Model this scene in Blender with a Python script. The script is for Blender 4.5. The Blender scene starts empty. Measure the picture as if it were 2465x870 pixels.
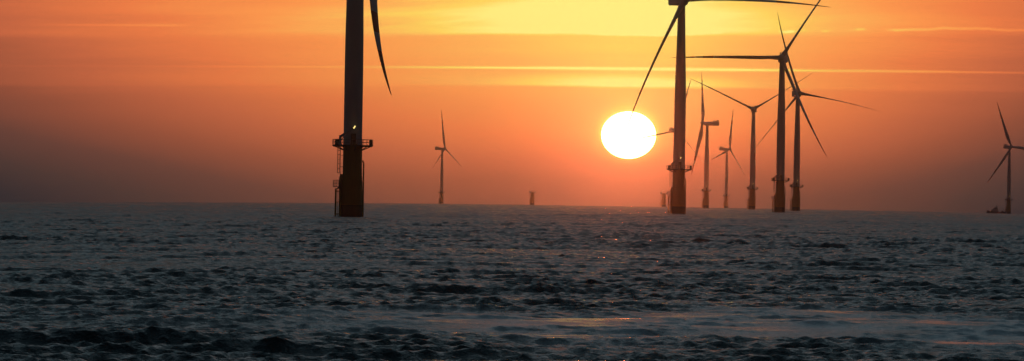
import bpy, math, random
import numpy as np
from mathutils import Vector, Matrix

random.seed(7)
rng = np.random.default_rng(11)
PI = math.pi
F = 14050.0            # focal length in photo pixels (2465 wide)
CAMH = 4.1
RE = 7.4e6             # effective earth radius (with refraction)
SUN_AZ = (1513 - 1232.5 - 2.5) / F
SUN_EL = 0.01105

S = bpy.context.scene
COL = S.collection

# ------------------------------------------------------------------ helpers
def link(o):
    COL.objects.link(o)
    return o

class MB:
    """collects shapes, builds ONE mesh"""
    def __init__(self):
        self.v = []; self.f = []; self.m = []; self.cur = 0
    def add(self, vs, fs):
        n = len(self.v)
        self.v += [tuple(p) for p in vs]
        self.f += [tuple(n + i for i in f) for f in fs]
        self.m += [self.cur] * len(fs)
    def box(self, c, s, rot=None):
        hx, hy, hz = s[0] / 2, s[1] / 2, s[2] / 2
        vs = [Vector((x, y, z)) for z in (-hz, hz) for x, y in ((-hx, -hy), (hx, -hy), (hx, hy), (-hx, hy))]
        if rot is not None:
            vs = [rot @ p for p in vs]
        vs = [p + Vector(c) for p in vs]
        self.add(vs, [(3, 2, 1, 0), (4, 5, 6, 7), (0, 1, 5, 4), (1, 2, 6, 5), (2, 3, 7, 6), (3, 0, 4, 7)])
    def ring_loft(self, rings, cap=True):
        n = len(rings[0]); vs = [p for r in rings for p in r]; fs = []
        for i in range(len(rings) - 1):
            for j in range(n):
                a = i * n + j; b = i * n + (j + 1) % n
                fs.append((a, b, b + n, a + n))
        if cap:
            fs.append(tuple(reversed(range(n))))
            fs.append(tuple((len(rings) - 1) * n + j for j in range(n)))
        self.add(vs, fs)
    def lathe(self, prof, n=40, c=(0, 0)):
        self.ring_loft([[(c[0] + r * math.cos(2 * PI * j / n), c[1] + r * math.sin(2 * PI * j / n), z) for j in range(n)] for r, z in prof])
    def tube(self, pts, r, n=8):
        pts = [Vector(p) for p in pts]; rings = []
        for i, p in enumerate(pts):
            d = (pts[min(i + 1, len(pts) - 1)] - pts[max(i - 1, 0)]).normalized()
            up = Vector((0, 0, 1)) if abs(d.z) < 0.9 else Vector((0, 1, 0))
            a = d.cross(up).normalized(); b = a.cross(d)
            rr = r if not isinstance(r, (list, tuple)) else r[i]
            rings.append([p + rr * (math.cos(2 * PI * j / n) * a + math.sin(2 * PI * j / n) * b) for j in range(n)])
        self.ring_loft(rings)
    def mesh(self, name, mats, smooth=False, sharp=40):
        me = bpy.data.meshes.new(name)
        me.from_pydata(self.v, [], self.f)
        for m in (mats if isinstance(mats, (list, tuple)) else [mats]):
            me.materials.append(m)
        me.polygons.foreach_set('material_index', self.m)
        me.validate()
        if smooth:
            me.polygons.foreach_set('use_smooth', [True] * len(me.polygons))
            me.set_sharp_from_angle(angle=math.radians(sharp))
        me.update()
        return me
    def build(self, name, mats, parent=None, smooth=False):
        o = link(bpy.data.objects.new(name, self.mesh(name, mats, smooth)))
        o.parent = parent
        return o

# ------------------------------------------------------------------ materials
def new_mat(name):
    m = bpy.data.materials.new(name); m.use_nodes = True
    return m, m.node_tree, m.node_tree.nodes['Principled BSDF']

def paint(name, col, rough=0.45, dirt=0.25, dcol=(0.06, 0.04, 0.025), metal=0.0, scale=0.9, streak=6.0):
    m, t, p = new_mat(name)
    tc = t.nodes.new('ShaderNodeTexCoord'); mp = t.nodes.new('ShaderNodeMapping')
    mp.inputs['Scale'].default_value = (scale * streak, scale * streak, scale * 0.35)
    n = t.nodes.new('ShaderNodeTexNoise'); n.inputs['Scale'].default_value = 1.0; n.inputs['Detail'].default_value = 6
    r = t.nodes.new('ShaderNodeValToRGB'); r.color_ramp.elements[0].position = 0.48; r.color_ramp.elements[1].position = 0.78
    mx = t.nodes.new('ShaderNodeMix'); mx.data_type = 'RGBA'
    mul = t.nodes.new('ShaderNodeMath'); mul.operation = 'MULTIPLY'; mul.inputs[1].default_value = dirt
    L = t.links.new
    L(tc.outputs['Object'], mp.inputs[0]); L(mp.outputs[0], n.inputs[0]); L(n.outputs[0], r.inputs[0])
    L(r.outputs[0], mul.inputs[0]); L(mul.outputs[0], mx.inputs['Factor'])
    mx.inputs['A'].default_value = (*col, 1); mx.inputs['B'].default_value = (*dcol, 1)
    L(mx.outputs['Result'], p.inputs['Base Color'])
    p.inputs['Roughness'].default_value = rough; p.inputs['Metallic'].default_value = metal
    return m

M_TOWER = paint('tower_grey_paint', (0.42, 0.46, 0.50), 0.7, 0.12, (0.2, 0.19, 0.17))
M_NAC = paint('nacelle_grey_paint', (0.42, 0.45, 0.48), 0.45, 0.1, (0.2, 0.19, 0.17))
M_BLADE = paint('blade_grey_gelcoat', (0.50, 0.52, 0.54), 0.35, 0.05, (0.3, 0.28, 0.25))
M_RED = paint('blade_red_band', (0.38, 0.045, 0.03), 0.4, 0.05, (0.2, 0.03, 0.02))
M_YEL = paint('transition_yellow_paint', (0.30, 0.165, 0.022), 0.75, 0.5, (0.10, 0.05, 0.02))
M_GROW = paint('marine_growth', (0.03, 0.032, 0.02), 0.85, 0.6, (0.05, 0.04, 0.03), streak=2.0)
M_STEEL = paint('galvanised_steel', (0.20, 0.20, 0.20), 0.55, 0.4, (0.09, 0.05, 0.03), metal=0.3)
M_DARK = paint('dark_fittings', (0.035, 0.037, 0.04), 0.6, 0.2)
M_HULL = paint('hull_blue_paint', (0.03, 0.06, 0.12), 0.4, 0.3)
M_WHITE = paint('cabin_white_paint', (0.55, 0.56, 0.56), 0.4, 0.2)
M_GLASS, t_, p_ = new_mat('dark_window_glass')
p_.inputs['Base Color'].default_value = (0.01, 0.013, 0.015, 1); p_.inputs['Roughness'].default_value = 0.08
M_LAMP, t_, p_ = new_mat('lit_work_lamp')
p_.inputs['Base Color'].default_value = (0.8, 0.7, 0.4, 1)
p_.inputs['Emission Color'].default_value = (1.0, 0.72, 0.22, 1); p_.inputs['Emission Strength'].default_value = 1.6

# ------------------------------------------------------------------ the lie of the sea
def sag_np(az):
    """gentle fall of the far water to the left (and slightly to the right), in radians"""
    u = az * F + 1232.5
    l = np.clip(1350.0 - u, 0, 1900) / 1350.0
    r = np.clip(u - 1800.0, 0, 1200) / 665.0
    return (13.8 * l ** 1.5 + 3.0 * np.minimum(r, 1.3) ** 1.5) / F

def sea_z(x, y):
    r = math.hypot(x, y)
    return -r * r / (2 * RE) - r * float(sag_np(np.array(math.atan2(x, y))))

def ground(px, d):
    """world point of the mean water surface at image column px and distance d"""
    # the camera is rolled, so follow the horizon line
    az = math.atan((px - 1232.5 + 1.3) / F)
    x, y = d * math.sin(az), d * math.cos(az)
    return Vector((x, y, sea_z(x, y)))

# wake band left by a boat: smoother, foamier water
def wake_np(X, Y):
    az = np.arctan2(X, Y); u = az * F + 1232.5
    D = np.hypot(X, Y)
    c = 189.0 + 5.0 * np.sin(u / 310.0 + 1.0) + 3.0 * np.sin(u / 133.0)
    w = 35.0 + 4.0 * np.sin(u / 400.0 + 2.0)
    b = np.clip(1.0 - np.abs(D - c) / w, 0, 1)
    b = b * b * (3 - 2 * b)
    side = np.clip((u - 350.0) / 900.0, 0, 1); side = side * side * (3 - 2 * side)
    return np.clip(b * 3.0, 0, 1) * (0.15 + 0.85 * side)

# ------------------------------------------------------------------ sea mesh
def make_sea():
    R = [0.0, 6, 12, 25, 45, 70, 95, 112]
    d = 120.0
    while d < 8200:
        R.append(d)
        d += 0.10 * (d / 150.0) ** 1.22 if d > 138 else 0.4
    R += [8300, 8600, 9000, 9300]
    R = np.array(R, dtype=np.float64)
    NC = 1150; HA = math.radians(5.9)
    a = list(np.linspace(-HA, HA, NC)); da = a[1] - a[0]
    step = da; b = HA; right = []
    while b < PI:
        step *= 1.14
        b += min(step, math.radians(6)); right.append(min(b, PI))
    A = np.array([-x for x in reversed(right)] + a + right)
    nr, nc = len(R), len(A)
    RR, AA = np.meshgrid(R, A, indexing='ij')
    X = (RR * np.sin(AA)).astype(np.float32); Y = (RR * np.cos(AA)).astype(np.float32)
    Z0 = -RR ** 2 / (2 * RE) - RR * sag_np(AA)
    dr = np.gradient(R)
    sp_r = dr[:, None]
    sp = (RR * np.gradient(A)[None, :]).astype(np.float32)
    wake = wake_np(X, Y).astype(np.float32)
    # gust patches
    G = np.zeros_like(X)
    for i in range(17):
        L = 7 * 1.36 ** i; th = rng.uniform(0, 2 * PI)
        G += np.sin(X * (2 * PI / L * math.cos(th)) * 0.6 + Y * (2 * PI / L * math.sin(th)) + rng.uniform(0, 6.28)).astype(np.float32)
    G = 1.0 + 0.27 * G / math.sqrt(8.5)
    G = np.clip(G, 0.6, 1.3)
    K_ = np.zeros_like(X)
    for i in range(16):
        L = rng.uniform(3.0, 11.0); th = rng.uniform(0, 2 * PI)
        K_ += np.sin(X * (2 * PI / L * math.cos(th)) + Y * (2 * PI / L * math.sin(th)) + rng.uniform(0, 6.28)).astype(np.float32)
    calm = np.clip(0.80 + 0.28 * K_ / 2.0, 0.40, 0.965) * wake
    DX = np.zeros_like(X); DY = np.zeros_like(X); DZ = np.zeros_like(X)
    lam = 0.42
    per = 15
    comps = []
    while lam < 48:
        comps.append(lam); lam *= 2 ** (1 / per)
    main = math.radians(-80)   # travel direction: towards the camera and to the left
    for L in comps:
        L *= rng.uniform(0.97, 1.03)
        spread = math.radians((58 if L < 1.3 else 42) if L < 5 else 28)
        th = main + rng.normal() * spread * 0.62
        k = 2 * PI / L
        if L > 17: ms = 0.0005
        elif L > 8: ms = 0.0004
        elif L > 4: ms = 0.0010
        elif L > 2.2: ms = 0.0052
        elif L > 1.1: ms = 0.018
        else: ms = 0.022
        amp = math.sqrt(2 * ms / per) / k
        kx, ky = k * math.cos(th), k * math.sin(th)
        ph = rng.uniform(0, 6.28)
        # only rows that can carry this wavelength
        rows = np.where((dr < 2.6 * L) & (R > 100))[0]
        if len(rows) == 0: continue
        sl = slice(rows.min(), rows.max() + 1)
        P = X[sl] * kx + Y[sl] * ky + ph
        w = np.clip((L / sp[sl] - 1.6) / 2.0, 0, 1)
        am = amp * w * (G[sl] if L < 9 else 1.0)
        if L < 9: am = am * (1 - calm[sl] * (1.0 if L < 2.0 else 0.75))
        s, c = np.sin(P), np.cos(P)
        DZ[sl] += am * c
        q = 0.9 * am
        DX[sl] -= q * s * math.cos(th); DY[sl] -= q * s * math.sin(th)
    # crests a little sharper than troughs
    DZ = DZ + 0.2 * np.clip(DZ, 0, None) ** 2
    fade = np.ones(nr, dtype=np.float32); fade[0] = 0
    V = np.empty((nr * nc, 3), dtype=np.float32)
    V[:, 0] = (X + DX).ravel(); V[:, 1] = (Y + DY).ravel(); V[:, 2] = (Z0 + DZ).ravel()
    V[:nc] = (0, 0, 0)
    i = np.arange((nr - 1) * (nc - 1), dtype=np.int64)
    r_, c_ = i // (nc - 1), i % (nc - 1)
    q = r_ * nc + c_
    faces = np.stack([q, q + nc, q + nc + 1, q + 1], axis=1).astype(np.int32)
    faces = faces[nc - 1:]                       # leave out the collapsed first ring
    # first ring: a fan
    me = bpy.data.meshes.new('sea')
    fan = np.stack([np.zeros(nc - 1, dtype=np.int32), np.arange(nc, 2 * nc - 1, dtype=np.int32), np.arange(nc + 1, 2 * nc, dtype=np.int32)], axis=1)
    me.vertices.add(len(V)); me.vertices.foreach_set('co', V.ravel())
    nl = len(faces) * 4 + len(fan) * 3
    me.loops.add(nl); me.polygons.add(len(faces) + len(fan))
    loops = np.concatenate([faces.ravel(), fan.ravel()])
    starts = np.concatenate([np.arange(len(faces)) * 4, len(faces) * 4 + np.arange(len(fan)) * 3]).astype(np.int32)
    me.loops.foreach_set('vertex_index', loops.astype(np.int32))
    me.polygons.foreach_set('loop_start', starts)
    me.update(calc_edges=True)
    me.polygons.foreach_set('use_smooth', np.ones(len(me.polygons), dtype=bool))
    at = me.attributes.new('wake', 'FLOAT', 'POINT'); at.data.foreach_set('value', wake.ravel())
    o = link(bpy.data.objects.new('sea', me)); o['kind'] = 'structure'; o['label'] = 'dark choppy grey green sea with small wind waves'
    print('sea verts', len(V), nr, nc)
    return o

def sea_material():
    m, t, p = new_mat('sea_water')
    L = t.links.new; N = t.nodes.new
    def math_(op, a, b=None, clamp=False):
        n = N('ShaderNodeMath'); n.operation = op; n.use_clamp = clamp
        for i, v in enumerate((a, b)):
            if v is None: continue
            if isinstance(v, (int, float)): n.inputs[i].default_value = v
            else: L(v, n.inputs[i])
        return n.outputs[0]
    geo = N('ShaderNodeNewGeometry')
    ln = N('ShaderNodeVectorMath'); ln.operation = 'LENGTH'; L(geo.outputs['Position'], ln.inputs[0])
    dist = ln.outputs['Value']
    wk = N('ShaderNodeAttribute'); wk.attribute_name = 'wake'
    wake = wk.outputs['Fac']
    # fine ripples, two scales, stretched along the crests
    def noise(scale, det, rough, sx=1.0, sy=1.0, rot=0.5):
        mp = N('ShaderNodeMapping'); mp.inputs['Scale'].default_value = (sx, sy, 1.0); mp.inputs['Rotation'].default_value = (0, 0, rot)
        L(geo.outputs['Position'], mp.inputs[0])
        n = N('ShaderNodeTexNoise'); n.inputs['Scale'].default_value = scale; n.inputs['Detail'].default_value = det; n.inputs['Roughness'].default_value = rough
        L(mp.outputs[0], n.inputs['Vector'])
        return n.outputs[0]
    r1 = noise(3.2, 5, 0.6, 1.0, 0.6)
    r2 = noise(0.9, 3, 0.5, 1.0, 0.55)
    far = math_('MULTIPLY', math_('SUBTRACT', dist, 250.0), 1 / 900.0, True)
    h = math_('ADD', math_('MULTIPLY', r1, 0.26), math_('MULTIPLY', math_('MULTIPLY', r2, 1.0), far))
    bump = N('ShaderNodeBump'); bump.inputs['Distance'].default_value = 1.0
    L(h, bump.inputs['Height'])
    L(math_('SUBTRACT', 1.0, math_('MULTIPLY', wake, 0.55)), bump.inputs['Strength'])
    L(bump.outputs[0], p.inputs['Normal'])
    p.inputs['Roughness'].default_value = 0.12
    rgh = math_('ADD', 0.05, math_('ADD', math_('MULTIPLY', far, 0.12), math_('MULTIPLY', wake, 0.09)))
    L(rgh, p.inputs['Roughness'])
    p.inputs['IOR'].default_value = 1.333
    # aerated, foamy water of the wake is paler
    fo = noise(0.55, 6, 0.62, 1.0, 0.25, 0.05)
    fo = math_('MULTIPLY', math_('SUBTRACT', fo, 0.27), 3.4, True)
    fac = math_('MULTIPLY', math_('MULTIPLY', wake, fo), 1.0, True)
    mx = N('ShaderNodeMix'); mx.data_type = 'RGBA'
    mx.inputs['A'].default_value = (0.006, 0.022, 0.028, 1); mx.inputs['B'].default_value = (0.72, 0.76, 0.76, 1)
    L(fac, mx.inputs['Factor'])
    L(mx.outputs['Result'], p.inputs['Base Color'])
    return m

sea = make_sea()
sea.data.materials.append(sea_material())

# ------------------------------------------------------------------ turbine parts (shared meshes)
DECK = 15.0
HUB = 72.0
def circ(r, n=28, z=0.0, c=(0, 0)):
    return [(c[0] + r * math.cos(2 * PI * j / n), c[1] + r * math.sin(2 * PI * j / n), z) for j in range(n)]

def foundation_mesh():
    b = MB()
    b.lathe([(2.22, 2.6), (2.22, 4.5), (2.18, 7.2), (2.02, 9.5), (2.0, 14.6), (2.12, 14.62), (2.12, 14.95)], 48)
    b.cur = 1
    b.lathe([(2.24, -4.0), (2.24, 2.6)], 48)
    return b.mesh('foundation', [M_YEL, M_GROW], True)
def service_pipes_mesh():           # J-tubes down the side
    b = MB()
    for a, r in ((178, .24), (196, .2), (160, .2), (20, .16)):
        x, y = 2.5 * math.cos(math.radians(a)), 2.5 * math.sin(math.radians(a))
        top = 9.0 if a != 20 else 12
        b.tube([(x * .9, y * .9, top), (x, y, top - .7), (x, y, -3)], r, 10)
    for z in (1.5, 4.5, 7.2):
        b.box((-2.35, 0, z), (.5, 1.9, .18))
    return b.mesh('service_pipe', M_YEL, True)
def ladder_mesh():                  # caged ladder from the deck to the rest platform
    b = MB()
    x0 = -2.55
    for y in (-.28, .28):
        b.tube([(x0, y, 7.0), (x0, y, 16.1)], .045, 6)
    z = 7.1
    while z < 15: b.tube([(x0, -.28, z), (x0, .28, z)], .025, 5); z += .3
    z = 9.3
    while z < 15:
        b.tube([(x0 - .62 * math.sin(t) , -.42 * math.cos(t), z) for t in np.linspace(0, PI, 9)], .05, 5); z += .95
    for t in np.linspace(.25, PI - .25, 5):
        b.tube([(x0 - .62 * math.sin(t), -.42 * math.cos(t), 9.3), (x0 - .62 * math.sin(t), -.42 * math.cos(t), 14.9)], .04, 5)
    for z in (8.2, 10.6, 13.0): b.box((x0 + .3, 0, z), (.6, .5, .1))
    return b.mesh('caged_ladder', M_STEEL)
def rest_platform_mesh():
    b = MB()
    b.box((-3.15, 0, 6.35), (1.7, 2.2, .14))
    b.box((-2.6, 0, 6.15), (.9, .2, .3))
    for x in (-3.95, -3.6, -3.2, -2.8):
        for y in (-1.05, 1.05): b.tube([(x, y, 6.4), (x, y, 7.75)], .05, 5)
    for y in (-.6, -.1, .4): b.tube([(-3.95, y, 6.4), (-3.95, y, 7.75)], .045, 5)
    for z in (7.1, 7.75):
        b.tube([(-2.4, -1.05, z), (-3.95, -1.05, z), (-3.95, 1.05, z), (-2.4, 1.05, z)], .05, 5)
    return b.mesh('rest_platform', M_STEEL)
def boat_landing_mesh():
    b = MB()
    for y in (-.8, .8):
        b.tube([(-2.6, y, 6.2), (-3.4, y, 5.9), (-3.45, y, -3.0)], .17, 8)
    for y in (-.25, .25): b.tube([(-2.95, y, 6.3), (-2.95, y, -3)], .05, 6)
    z = -1.0
    while z < 6.2: b.tube([(-2.95, -.25, z), (-2.95, .25, z)], .03, 5); z += .3
    for z in (.6, 3.1, 5.4):
        for y in (-.8, .8): b.tube([(-3.42, y, z), (-2.1, y * .8, z + .15)], .12, 6)
        b.tube([(-3.0, -.8, z), (-3.0, .8, z)], .09, 6)
    return b.mesh('boat_landing', M_YEL, True)
def deck_mesh():
    b = MB()
    b.lathe([(2.0, 14.98), (4.25, 14.98), (4.3, 15.02), (4.3, 15.2), (2.0, 15.2)], 24)
    for k in range(8):
        a = k * PI / 4 + .2
        c, s = math.cos(a), math.sin(a)
        b.tube([(2.0 * c, 2.0 * s, 14.1), (3.9 * c, 3.9 * s, 14.93)], .1, 6)
        b.box((3.1 * c, 3.1 * s, 14.89), (2.2, .14, .16), Matrix.Rotation(a, 3, 'Z'))
    return b.mesh('deck', M_DARK)
def railing_mesh():
    b = MB()
    for k in range(24):
        a = k * PI / 12
        b.tube([(4.24 * math.cos(a), 4.24 * math.sin(a), 15.2), (4.24 * math.cos(a), 4.24 * math.sin(a), 16.35)], .045, 5)
    for z in (15.75, 16.35):
        pts = [(4.24 * math.cos(a), 4.24 * math.sin(a), z) for a in np.linspace(0, 2 * PI, 25)]
        b.tube(pts, .05, 5)
    return b.mesh('railing', M_STEEL)
def locker_mesh():
    b = MB()
    b.box((0, 0, .52), (.64, .58, 1.04)); b.box((.02, 0, 1.12), (.36, .36, .2)); b.box((0, 0, .95), (.7, .64, .06))
    return b.mesh('equipment_box', M_DARK)
def crane_mesh():
    b = MB()
    b.lathe([(.32, 15.2), (.32, 15.5), (.22, 15.6), (.22, 17.0)], 14, (-2.55, -1.9))
    p0, p1 = Vector((-2.6, -1.9, 16.9)), Vector((.15, -2.9, 18.75))
    b.tube([p0 + Vector((-.05, 0, -.5)), p0, p0.lerp(p1, .3), p1], [.26, .3, .27, .14], 8)
    b.tube([(-2.5, -1.95, 16.0), p0.lerp(p1, .42) - Vector((0, 0, .1))], .1, 6)
    b.box(p0 + Vector((.05, 0, .1)), (.55, .45, .5))
    return b.mesh('davit_crane', M_TOWER, True)
def lamp_mesh():
    b = MB()
    b.tube([(.2, -3.05, 18.65), (.55, -3.05, 19.2)], .13, 8)
    return b.mesh('work_lamp', M_LAMP)
def lamp_house_mesh():
    b = MB()
    b.box((.1, -2.86, 18.8), (.55, .3, .45), Matrix.Rotation(-.55, 3, 'Y'))
    return b.mesh('lamp_housing', M_DARK)
def tower_mesh():
    b = MB()
    prof = [(2.06, 15.2), (2.06, 15.45), (1.96, 15.46), (1.96, 30), (2.0, 30.02), (2.0, 30.12), (1.96, 30.14), (1.93, 37), (1.80, 46), (1.56, 54), (1.58, 54.02), (1.58, 54.1), (1.55, 54.12), (1.30, 65), (1.18, 70.0), (1.3, 70.02), (1.3, 70.4)]
    b.lathe(prof, 48)
    return b.mesh('tower', M_TOWER, True, )
def door_mesh():
    b = MB()
    # curved door set proud of the tower wall, facing the deck
    n = 6; vs = []
    for r in (1.9, 2.03):
        for z in (15.5, 17.6):
            for j in range(n + 1):
                a = math.radians(-100 + j * 5)
                vs.append((r * math.cos(a), r * math.sin(a), z))
    m = n + 1; fs = []
    for j in range(n):
        fs += [(2 * m + j, 2 * m + j + 1, 3 * m + j + 1, 3 * m + j), (m + j, m + j + 1, 3 * m + j + 1, 3 * m + j)[::-1], (j, j + 1, 2 * m + j + 1, 2 * m + j)]
    fs += [(0, 2 * m, 3 * m, m), (n, m + n, 3 * m + n, 2 * m + n)]
    b.add(vs, fs)
    b.box((0.3, -2.35, 15.35), (1.6, .7, .25))
    return b.mesh('tower_door', M_DARK)
# nacelle: local +X is upwind (towards the rotor); origin = tower axis at hub height
def nacelle_mesh():
    b = MB(); rings = []
    for x, hw, zb, zt in ((-10.0, 1.35, -1.15, 1.75), (-9.7, 1.75, -1.55, 2.1), (-5.2, 1.9, -1.7, 2.1), (-4.9, 1.9, -1.7, 1.75), (0.5, 1.9, -1.7, 1.7), (2.2, 1.55, -1.5, 1.5), (2.7, 1.25, -1.2, 1.25)):
        c = .38
        rings.append([(x, -hw + c, zb), (x, hw - c, zb), (x, hw, zb + c), (x, hw, zt - c), (x, hw - c, zt), (x, -hw + c, zt), (x, -hw, zt - c), (x, -hw, zb + c)])
    b.ring_loft(rings)
    b.lathe([(1.32, -1.62 - .05), (1.32, -1.95)], 24)
    return b.mesh('nacelle', M_NAC)
def hoist_mesh():
    b = MB()
    b.box((-7.4, 0, 2.28), (4.6, 3.3, .1))
    for x in (-9.6, -8.1, -6.6, -5.2):
        for y in (-1.6, 1.6): b.tube([(x, y, 2.2), (x, y, 3.2)], .06, 5)
    for y in (-1.6, 1.6):
        for z in (2.75, 3.2): b.tube([(-9.6, y, z), (-5.2, y, z)], .06, 5)
    for z in (2.75, 3.2): b.tube([(-9.6, -1.6, z), (-9.6, 1.6, z)], .06, 5)
    b.box((-8.9, .6, 2.7), (.9, 1.2, .8))
    b.tube([(-9.3, -1.1, 2.3), (-9.3, -1.1, 4.2)], .05, 5)
    return b.mesh('hoist_platform', M_NAC)
def hub_mesh():      # local +X upwind, origin = rotor centre
    b = MB()
    prof = [(1.15, -1.3), (1.5, -1.1), (1.62, -.4), (1.6, .4), (1.4, 1.1), (.95, 1.65), (.4, 1.95), (.06, 2.0)]
    n = 28
    b.ring_loft([[(x, r * math.cos(2 * PI * j / n), r * math.sin(2 * PI * j / n)) for j in range(n)] for r, x in prof])
    return b.mesh('hub', M_NAC, True, 60)

BL = 51.5
ST = [(1.0, 2.2, 1.0, 0), (2.5, 2.1, 1.0, 2), (5, 2.5, .75, 11), (8, 3.3, .46, 12.5), (11, 3.75, .33, 11), (15, 3.45, .27, 8.5), (20, 2.95, .24, 6), (25, 2.5, .22, 4),
      (32, 1.98, .2, 2.2), (36.8, 1.65, .19, 1.4), (41, 1.25, .18, .8), (46, .85, .18, .2), (49.5, .5, .2, -.3), (50.9, .3, .25, -.5), (BL, .12, .3, -.5)]
def blade_mesh(edge, flap, pitch):
    """local +Z along the span, +X upwind, +Y in the rotor plane; bent by edge / flap metres at the tip"""
    b = MB(); n = 16; rings = []
    st = []
    for i in range(len(ST) - 1):
        st.append(ST[i])
        if ST[i][0] >= 20 and ST[i + 1][0] - ST[i][0] > 3:
            st.append(tuple((p + q) / 2 for p, q in zip(ST[i], ST[i + 1])))
    st.append(ST[-1])
    zs = []
    for z, ch, th, tw in st:
        s = z / BL
        oy, ox = edge * s ** 2.6, flap * s ** 2.8
        a = math.radians(tw + pitch)
        ring = []
        for j in range(n):
            t = 2 * PI * j / n
            round_ = max(0.0, 1 - (z - 1) / 7) if z < 8 else 0
            u = math.cos(t); v = math.sin(t)
            # airfoil-like section: blunt leading edge, thin tail; chord along Y
            yy = ch * (u * .5 - (1 - round_) * .18)
            vv = ch * th * .5 * v * (1 if round_ > .5 else (0.35 + 0.65 * (u * .5 + .5) ** .6))
            ring.append((vv * math.cos(a) + yy * math.sin(a) + ox, yy * math.cos(a) - vv * math.sin(a) + oy, z))
        rings.append(ring); zs.append(z)
    for i in range(len(rings) - 1):
        zm = (zs[i] + zs[i + 1]) / 2
        red = 32 < zm < 36.8 or 41 < zm < 60
        b.cur = 1 if red else 0
        n0 = len(b.v)
        b.add(rings[i] + rings[i + 1], [(j, (j + 1) % n, n + (j + 1) % n, n + j) for j in range(n)])
    b.cur = 1; b.add(rings[-1], [tuple(range(n))]); b.cur = 0; b.add(rings[0], [tuple(reversed(range(n)))])
    me = b.mesh('blade', [M_BLADE, M_RED], True, 50)
    return me

MESH = dict(foundation=foundation_mesh(), service_pipe=service_pipes_mesh(), caged_ladder=ladder_mesh(), rest_platform=rest_platform_mesh(),
            boat_landing=boat_landing_mesh(), deck=deck_mesh(), railing=railing_mesh(), equipment_box=locker_mesh(), davit_crane=crane_mesh(),
            work_lamp=lamp_mesh(), lamp_housing=lamp_house_mesh(), tower=tower_mesh(), tower_door=door_mesh(), nacelle=nacelle_mesh(), hoist_platform=hoist_mesh(), hub=hub_mesh())

def part(name, parent, mw=None):
    o = link(bpy.data.objects.new(name, MESH[name])); o.parent = parent
    if mw is not None: o.matrix_local = mw
    return o

def root_at(name, px, d, label, cat, group):
    o = link(bpy.data.objects.new(name, None)); o.empty_display_size = 5
    o.location = ground(px, d)
    o['label'] = label; o['category'] = cat
    if group: o['group'] = group
    return o

def base_parts(root, lamp, turn=0.0):
    Rz = Matrix.Rotation(turn, 4, 'Z')
    f = part('foundation', root, Rz)
    part('service_pipe', f); part('caged_ladder', f); part('rest_platform', f); part('boat_landing', f)
    d = part('deck', root, Rz)
    part('railing', d)
    for x, y in ((3.8, -.9), (-3.1, -1.4), (-3.5, -.4)):
        part('equipment_box', d, Matrix.Translation((x, y, 15.2)))
    c = part('davit_crane', root, Rz)
    if lamp:
        part('lamp_housing', c); part('work_lamp', c)

TIPS = []
def turbine(px, d, nx, thetas, edges, label, flap=0.0, pitch=62.0, lamp=True, tilt=5.0, scale=1.0, turn=0.0, flaps=None):
    r = root_at('wind_turbine', px, d, label, 'wind turbine', 'wind turbines of the offshore farm')
    base_parts(r, lamp, turn)
    t = part('tower', r)
    part('tower_door', t)
    ny = -math.sqrt(1 - nx * nx)
    yaw = math.atan2(ny, nx)
    Tn = Matrix.Translation((0, 0, HUB)) @ Matrix.Rotation(yaw, 4, 'Z') @ Matrix.Rotation(-math.radians(tilt), 4, 'Y')
    Tl = Matrix.Translation((0, 0, HUB)) @ Matrix.Rotation(yaw, 4, 'Z')
    n = part('nacelle', r, Tl); part('hoist_platform', n)
    Rt = Tn @ Matrix.Translation((4.1, 0, .1))
    part('hub', r, Rt)
    for i, th in enumerate(thetas):
        # theta counter-clockwise as seen from upwind: in-plane +Y (local) is screen right for a rotor facing the camera
        a = math.radians(th)
        fl = flap if flaps is None else flaps[i]
        me = blade_mesh(-edges[i], fl, pitch)
        # span direction = cos(a)*Yl + sin(a)*Zl ; local blade frame: Z=span, X=upwind
        Rb = Matrix.Rotation(a - PI / 2, 4, 'X')
        o = link(bpy.data.objects.new('blade', me)); o.parent = r
        o.matrix_local = Rt @ Rb
        TIPS.append((r, o, Vector((fl, -edges[i], BL)), label))
    return r

# label words single each one out
turbine(846.5, 1229, .94, (-111.5, 8.5, 128.5), (0, 0, 0), 'nearest wind turbine, tall dark tower cut off by the top edge, dark yellow base', flap=7.6, pitch=-30)
turbine(1633, 1964, .27, (0.5, 118, -119), (-2.2, 0, 3.5), 'turbine right beside the sun, its blade tip reaching the top of the sun', pitch=58)
turbine(1877, 2734, -.14, (179, 58, -67.5), (1.5, -1.5, 3), 'turbine with thick dark tower in front of the pair crossing on the right', lamp=False)
turbine(1916, 3587, .16, (-9, 108, 231), (-2.5, -2.5, 0), 'turbine just behind and right of the darkest right hand tower, long blade stretched right', pitch=74)
turbine(1810, 4215, -.1, (153.5, 31, -87), (1.2, 1.5, 0), 'turbine whose two raised blades spread in a wide shallow V', pitch=70)
turbine(1699, 4960, -.985, (0, 120, 240), (0, 0, 0), 'turbine seen edge on, box shaped nacelle pointing right', pitch=55)
turbine(1747.5, 7150, .85, (74, -44, 196), (0, 0, 0), 'small faint turbine between the edge on turbine and the V shaped one', lamp=False, pitch=20)
turbine(1622, 5470, .4, (72, -48, 192), (0, 0, 0), 'hazy turbine mostly hidden behind the tower next to the sun', lamp=False)
turbine(1062, 7600, .9, (94, -27, 213), (0, 0, 0), 'lone small turbine standing left of the sun on open horizon', lamp=False, pitch=20)
turbine(2427.5, 6320, .45, (110, -8, 231), (-1, 0, 0), 'dark distant turbine at the far right edge beside the small vessel', pitch=10)
turbine(2538, 6350, .5, (201, 81, -39), (-2, 0, 0), 'turbine outside the right edge, only one thin blade tip shows', lamp=False)

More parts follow.
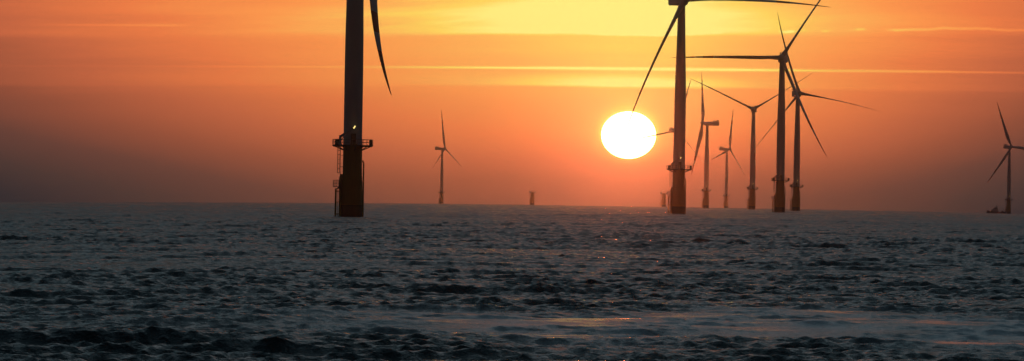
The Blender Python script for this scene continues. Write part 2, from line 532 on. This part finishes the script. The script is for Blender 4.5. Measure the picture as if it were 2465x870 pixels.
for px, d, lab in ((1281, 6900, 'bare turbine foundation without tower, alone on the horizon left of the sun'),
                   (1597.5, 6386, 'bare turbine foundation without tower, close beside the tower under the sun')):
    r = root_at('turbine_foundation', px, d, lab, 'foundation', 'bare foundations awaiting towers')
    base_parts(r, False)

# ------------------------------------------------------------------ vessel
def vessel(px, d):
    r = root_at('work_vessel', px, d, 'small hazy work vessel with mast on the horizon at far right', 'boat', None)
    # bow to +X
    b = MB(); rings = []
    for x, hw, zk, zt in ((-10, 2.2, -.6, 2.1), (-9.4, 2.7, -1, 2.0), (-4, 3, -1.3, 2.0), (2, 3, -1.3, 2.2), (6, 2.4, -1.2, 2.7), (9, 1.1, -.8, 3.3), (10.6, .12, 0, 3.7)):
        rings.append([(x, -hw * .6, zk), (x, hw * .6, zk), (x, hw, .8), (x, hw, zt), (x, -hw, zt), (x, -hw, .8)])
    b.ring_loft(rings); b.build('hull', M_HULL, r)
    b = MB()
    b.box((2.0, 0, 3.3), (7.5, 4.4, 2.2)); b.box((1.0, 0, 5.4), (4.2, 3.6, 2.0)); b.box((1.0, 0, 6.46), (4.6, 4.0, .14))
    c = b.build('wheelhouse', M_WHITE, r)
    b = MB()
    for y in (-1.3, -.43, .43, 1.3): b.box((3.12, y, 5.6), (.08, .7, .9))
    for s in (-1, 1):
        for x in (-.3, 1, 2.3): b.box((x, s * 1.82, 5.6), (.95, .08, .8))
    b.build('window', M_GLASS, c)
    b = MB()
    b.tube([(.2, 0, 6.5), (.2, 0, 10.4)], [.22, .1], 8); b.tube([(.2, -1.3, 8.6), (.2, 1.3, 8.6)], .08, 6)
    b.box((.5, 0, 8.0), (.9, 1.6, .25)); b.tube([(-1.2, 0, 6.5), (.2, 0, 9.0)], .07, 6)
    b.build('mast', M_DARK, r)
    b = MB(); b.box((-6, 0, 2.7), (2.2, 1.8, 1.3)); b.tube([(-8.6, 0, 2.0), (-8.6, 0, 4.6), (-6.4, 0, 5.4)], .15, 6)
    b.build('deck_gear', M_DARK, r)
    b = MB()
    for x in (-9.6, -7.8, -6, -4.2):
        for s in (-1, 1): b.tube([(x, s * 2.6, 2.0), (x, s * 2.6, 3.0)], .05, 5)
    for s in (-1, 1): b.tube([(-9.6, s * 2.6, 3.0), (-2.4, s * 2.6, 3.0)], .05, 5)
    b.build('rail', M_STEEL, r)
    r.rotation_euler = (0, 0, math.radians(168))
vessel(2399, 6200)

# ------------------------------------------------------------------ haze
hz = MB(); hz.box((0, 0, (170 - 24) / 2), (2 * 9700, 2 * 9700, 170 + 24))
mh = bpy.data.materials.new('haze'); mh.use_nodes = True
t = mh.node_tree; t.nodes.clear()
out = t.nodes.new('ShaderNodeOutputMaterial'); vol = t.nodes.new('ShaderNodeVolumePrincipled')
HAZE_D = 0.46e-4
vol.inputs['Density'].default_value = HAZE_D
vol.inputs['Color'].default_value = (0.44, 0.49, 0.60, 1)
vol.inputs['Anisotropy'].default_value = 0.985
t.links.new(vol.outputs[0], out.inputs['Volume'])
haze = hz.build('haze', mh); haze['kind'] = 'stuff'; haze['label'] = 'thin sunset haze over the sea'

# ------------------------------------------------------------------ camera
cam = bpy.data.cameras.new('camera'); co = link(bpy.data.objects.new('camera', cam))
cam.sensor_width = 36; cam.lens = 36 * F / 2465
cam.clip_start = 0.5; cam.clip_end = 60000
ROLL = 0.016; PITCH = 43.4 / F
co.location = (0, 0, CAMH)
co.matrix_world = Matrix.Translation((0, 0, CAMH)) @ Matrix.Rotation(PI / 2 + PITCH, 4, 'X') @ Matrix.Rotation(ROLL, 4, 'Z')
S.camera = co

def proj(p):
    q = co.matrix_world.inverted() @ p
    return (1232.5 + F * q.x / -q.z, 435 - F * q.y / -q.z)
if __name__ == '__main__':
    bpy.context.view_layer.update()
    for r, o, v, lab in TIPS:
        h = proj(o.matrix_world @ Vector((0, 0, 0))); tp = proj(o.matrix_world @ v); bb = proj(r.matrix_world @ Vector((0, 0, 0)))
        print('TIP base(%.0f,%.0f) hub(%.0f,%.0f) tip(%.0f,%.0f)  %s' % (*bb, *h, *tp, lab[:40]))

# ------------------------------------------------------------------ sun lamp
sd = Vector((math.sin(SUN_AZ) * math.cos(SUN_EL), math.cos(SUN_AZ) * math.cos(SUN_EL), math.sin(SUN_EL)))
sl = bpy.data.lights.new('sun', 'SUN'); so = link(bpy.data.objects.new('sun', sl))
sl.energy = 0.005; sl.angle = math.radians(0.5); sl.color = (1.0, 0.2, 0.07)
so.rotation_euler = sd.to_track_quat('Z', 'Y').to_euler()
so.location = (0, 0, 400)

# ------------------------------------------------------------------ world: the sunset sky
W = bpy.data.worlds.new('World'); S.world = W; W.use_nodes = True
wt = W.node_tree; wt.nodes.clear()
class E:
    """tiny expression builder for math nodes"""
    def __init__(s, sock): s.s = sock
    @staticmethod
    def op(o, *a, clamp=False):
        n = wt.nodes.new('ShaderNodeMath'); n.operation = o; n.use_clamp = clamp
        for i, v in enumerate(a):
            if isinstance(v, E): wt.links.new(v.s, n.inputs[i])
            else: n.inputs[i].default_value = v
        return E(n.outputs[0])
    def __add__(s, o): return E.op('ADD', s, o)
    def __radd__(s, o): return E.op('ADD', s, o)
    def __sub__(s, o): return E.op('SUBTRACT', s, o)
    def __rsub__(s, o): return E.op('SUBTRACT', o, s)
    def __mul__(s, o): return E.op('MULTIPLY', s, o)
    def __rmul__(s, o): return E.op('MULTIPLY', s, o)
    def __truediv__(s, o): return E.op('DIVIDE', s, o)
    def __pow__(s, o): return E.op('POWER', s, o)
def clamp01(a): return E.op('ADD', a, 0.0, clamp=True)
def sstep(a, b, x):
    n = wt.nodes.new('ShaderNodeMapRange'); n.interpolation_type = 'SMOOTHSTEP'
    wt.links.new(x.s, n.inputs['Value'])
    for k, v in (('From Min', a), ('From Max', b)):
        if isinstance(v, E): wt.links.new(v.s, n.inputs[k])
        else: n.inputs[k].default_value = v
    return E(n.outputs['Result'])
def expn(x): return E.op('EXPONENT', x)
def gauss(x, c, w): return expn(((x - c) / w) ** 2 * -1.0)
def sq(x): return x * x
def gau(x, c, w):
    d = (x - c) / w
    return expn(d * d * -1.0)
tc = wt.nodes.new('ShaderNodeTexCoord'); sp = wt.nodes.new('ShaderNodeSeparateXYZ')
wt.links.new(tc.outputs['Generated'], sp.inputs[0])
dx, dy, dz = (E(sp.outputs[i]) for i in range(3))
az = E.op('ARCTAN2', dx, dy); el = E.op('ARCSINE', dz)
u = az * F + 1232.5
l_ = E.op('MINIMUM', E.op('MAXIMUM', 1350.0 - u, 0.0), 1900.0) / 1350.0
r_ = E.op('MINIMUM', E.op('MAXIMUM', u - 1800.0, 0.0) / 665.0, 1.3)
h = (el * F + 14.8) + (l_ ** 1.5) * 13.8 + (r_ ** 1.5) * 3.0       # height above the horizon, 1/F radians
def nz(su, sv, det=4, rough=0.55, ou=0.0, dist=0.0, skew=0.0):
    cb = wt.nodes.new('ShaderNodeCombineXYZ')
    wt.links.new((u / su + ou).s, cb.inputs[0]); wt.links.new(((h + u * skew) / sv).s, cb.inputs[1])
    cb.inputs[2].default_value = ou
    n = wt.nodes.new('ShaderNodeTexNoise'); n.inputs['Scale'].default_value = 1.0; n.inputs['Detail'].default_value = det
    n.inputs['Roughness'].default_value = rough; n.inputs['Distortion'].default_value = dist
    wt.links.new(cb.outputs[0], n.inputs['Vector'])
    return E(n.outputs[0])
SU = 1511.3; SH = 172.0
dd = (u - SU) / 245.0                                    # degrees from the sun in azimuth
ad = E.op('SQRT', sq(dd) + 0.5) - 0.7
right = E.op('GREATER_THAN', dd, 0.0)
H = 0.46 - ad * (0.066 + right * 0.040)
H = E.op('MAXIMUM', H, -0.05)
e = h / 245.0
vr = wt.nodes.new('ShaderNodeFloatCurve')
cv = vr.mapping.curves[0]
pts = [(0, 0), (.1, .055), (.2, .125), (.325, .215), (.5, .31), (.75, .385), (1.0, .44)]
cv.points[0].location = pts[0]; cv.points[1].location = pts[-1]
for p in pts[1:-1]: cv.points.new(*p)
vr.mapping.update()
wt.links.new(clamp01(e * 0.5).s, vr.inputs['Value'])
V = E(vr.outputs[0])
s = H + V * (1.0 - E.op('MINIMUM', ad, 6.0) * 0.025)
s = s - gau(u, 1511.0, 330.0) * (1.0 - sstep(40.0, 190.0, h)) * 0.12 - gau(u, 1850.0, 260.0) * (1.0 - sstep(40.0, 190.0, h)) * 0.03
s = s - gau(u, 1420.0, 430.0) * (1.0 - sstep(190.0, 340.0, h)) * 0.045
# cloud layering
n1 = nz(900, 42, 5, 0.55, 3.3); n2 = nz(260, 9, 5, 0.6, 7.1, 0.4); n3 = nz(420, 26, 5, 0.6, 1.7, 0.3, -0.06)
sunx = gau(u, 1420.0, 450.0)
wid = gau(u, 1250.0, 900.0)
edge1 = 279.0 + u * 0.0055 + (n3 - 0.5) * 10.0
edge2 = 396.0 + u * 0.0125 + (n3 - 0.5) * 22.0
b1 = sstep(edge1 - 5.0, edge1 + 5.0, h)
b2 = sstep(edge2 - 7.0, edge2 + 7.0, h)
s = s + b1 * 0.035 - b1 * sstep(300.0, 345.0, h) * 0.02 + b1 * (1.0 - sstep(290.0, 325.0, h)) * gau(u, 1520.0, 300.0) * 0.20
s = s + b2 * (0.03 + sunx * 0.19 + (n3 - 0.5) * 0.22 * wid) - b2 * sstep(462.0, 492.0, h + (n1 - 0.5) * 60.0) * 0.09 * wid
s = s + (n1 - 0.5) * 0.10 * sstep(150.0, 330.0, h) + (n2 - 0.5) * 0.035 * sstep(200.0, 400.0, h)
# the long contrail
cl = 327.0 + (u / 2465.0) * (u / 2465.0) * 12.0 + (n2 - 0.5) * 3.0
cw = 2.3 + gau(u, 1600.0, 600.0) * 1.3
cd = (h - cl) / cw
s = s + expn(cd * cd * -1.0) * (0.02 + gau(u, 1500.0, 620.0) * 0.32 + sstep(1500.0, 1900.0, u) * 0.07) * (0.75 + (n2 - 0.5) * 1.0)
# broken wavy streak of bright cloud
w1 = nz(75, 400, 3, 0.6, 5.5); w2 = nz(120, 400, 3, 0.5, 12.5)
wl = 412.0 + sstep(1300.0, 2465.0, u) * 30.0 + (w1 - 0.5) * 16.0
wd = (h - wl) / 3.2
s = s + expn(wd * wd * -1.0) * sstep(0.42, 0.56, w2) * (gau(u, 1750.0, 360.0) * 0.30 + sstep(1900.0, 2200.0, u) * 0.08)
# left streak
ld = (h - 426.0) / 2.5
s = s + expn(ld * ld * -1.0) * sstep(30.0, 300.0, u) * (1.0 - sstep(400.0, 470.0, u)) * 0.06
# glow hugging the sun
sx = (u - SU) / 65.5; sy = (h - SH) / 56.5
rr = E.op('SQRT', sx * sx + sy * sy)
s = s + expn((E.op('MAXIMUM', rr, 1.0) - 1.0) * -4.5) * 0.20 + expn((E.op('MAXIMUM', rr, 1.0) - 1.0) * -0.9) * 0.10
s = s - sstep(520.0, 860.0, h) * 0.68  # dark band put into the unseen sky higher up, to dim sea reflections
ramp = wt.nodes.new('ShaderNodeValToRGB')
def lin(c): c /= 255; return c / 12.92 if c <= .04045 else ((c + .055) / 1.055) ** 2.4
STOPS = [(0.0, (10, 16, 22)), (.1, (36, 42, 47)), (.2, (72, 56, 52)), (.3, (104, 66, 56)), (.4, (156, 83, 59)), (.5, (201, 103, 66)), (.6, (239, 125, 70)),
         (.7, (255, 152, 78)), (.8, (255, 178, 88)), (.9, (255, 214, 95)), (1.0, (255, 240, 130))]
cr = ramp.color_ramp
while len(cr.elements) < len(STOPS): cr.elements.new(0.5)
for el_, (p, c) in zip(cr.elements, STOPS):
    el_.position = p; el_.color = (*[lin(x) for x in c], 1)
wt.links.new(clamp01(s).s, ramp.inputs[0])
def vmul(a, f):
    n = wt.nodes.new('ShaderNodeVectorMath'); n.operation = 'SCALE'; wt.links.new(a, n.inputs[0])
    if isinstance(f, E): wt.links.new(f.s, n.inputs['Scale'])
    else: n.inputs['Scale'].default_value = f
    return n.outputs[0]
def vadd(a, b):
    n = wt.nodes.new('ShaderNodeVectorMath'); n.operation = 'ADD'; wt.links.new(a, n.inputs[0]); wt.links.new(b, n.inputs[1]); return n.outputs[0]
def mixc(f, a, b):
    n = wt.nodes.new('ShaderNodeMix'); n.data_type = 'RGBA'; wt.links.new(f.s, n.inputs['Factor'])
    for k, v in (('A', a), ('B', b)):
        if isinstance(v, tuple): n.inputs[k].default_value = (*v, 1)
        else: wt.links.new(v, n.inputs[k])
    return n.outputs['Result']
LOWGAIN = 1.14
low = vmul(ramp.outputs[0], LOWGAIN)
# high sky: grey blue, brighter on the sunset side, dim behind the camera
facing = clamp01(E.op('COSINE', az - SUN_AZ) * 0.5 + 0.5)
up = clamp01(dz)
front = mixc(sstep(0.05, 0.6, up), (0.060, 0.160, 0.200), (0.034, 0.066, 0.084))
back = mixc(sstep(0.0, 0.5, up), (0.002, 0.005, 0.010), (0.005, 0.011, 0.020))
high = mixc(facing ** 2.5, back, front)
high = vmul(high, gau(az - SUN_AZ, 0.0, 0.16) * 0.5 + 0.62)
# warm glow added to the unseen sky above the sun to redden the sea
added_glow = gau(az - SUN_AZ, 0.0, 0.075) * (1.0 - sstep(0.05, 0.6, up)) * sstep(-0.01, 0.03, dz)
warm = wt.nodes.new('ShaderNodeRGB'); warm.outputs[0].default_value = (0.12, 0.03, 0.01, 1)
high = vadd(high, vmul(warm.outputs[0], added_glow))
sky = mixc(sstep(0.06, 0.24, dz), low, high)
side = sstep(0.985, 0.90, facing)                          # away from the sunset the low sky is dim too
sky = mixc(side, sky, high)
# the real sky model adds its faint blue overhead
nish = wt.nodes.new('ShaderNodeTexSky'); nish.sky_type = 'NISHITA'; nish.sun_disc = False
nish.sun_elevation = SUN_EL; nish.sun_rotation = SUN_AZ
nish.air_density = 1.0; nish.dust_density = 2.0
sky = vadd(sky, vmul(nish.outputs[0], E(sp.outputs[2]) * 0.05 + 0.0))
disc = (1.0 - sstep(0.985, 1.015, rr))
sunc = wt.nodes.new('ShaderNodeRGB'); sunc.outputs[0].default_value = (1.0, 0.14, 0.035, 1)
sky = vadd(sky, vmul(sunc.outputs[0], disc * 95.0))
below = sstep(-0.004, -0.02, dz)
sky = mixc(below, sky, (0.02, 0.028, 0.03))
bg = wt.nodes.new('ShaderNodeBackground'); bg.inputs['Strength'].default_value = 1.0
wt.links.new(sky, bg.inputs['Color'])
wo = wt.nodes.new('ShaderNodeOutputWorld'); wt.links.new(bg.outputs[0], wo.inputs['Surface'])
W.cycles.sampling_method = 'MANUAL'; W.cycles.sample_map_resolution = 2048

# ------------------------------------------------------------------ render settings
S.render.engine = 'CYCLES'
S.view_settings.view_transform = 'Standard'; S.view_settings.look = 'None'
S.view_settings.exposure = 0; S.view_settings.gamma = 1; S.view_settings.use_curve_mapping = False
S.cycles.use_denoising = True
S.cycles.volume_bounces = 1; S.cycles.max_bounces = 5; S.cycles.glossy_bounces = 3
S.cycles.sample_clamp_indirect = 3.0; S.cycles.sample_clamp_direct = 0.0
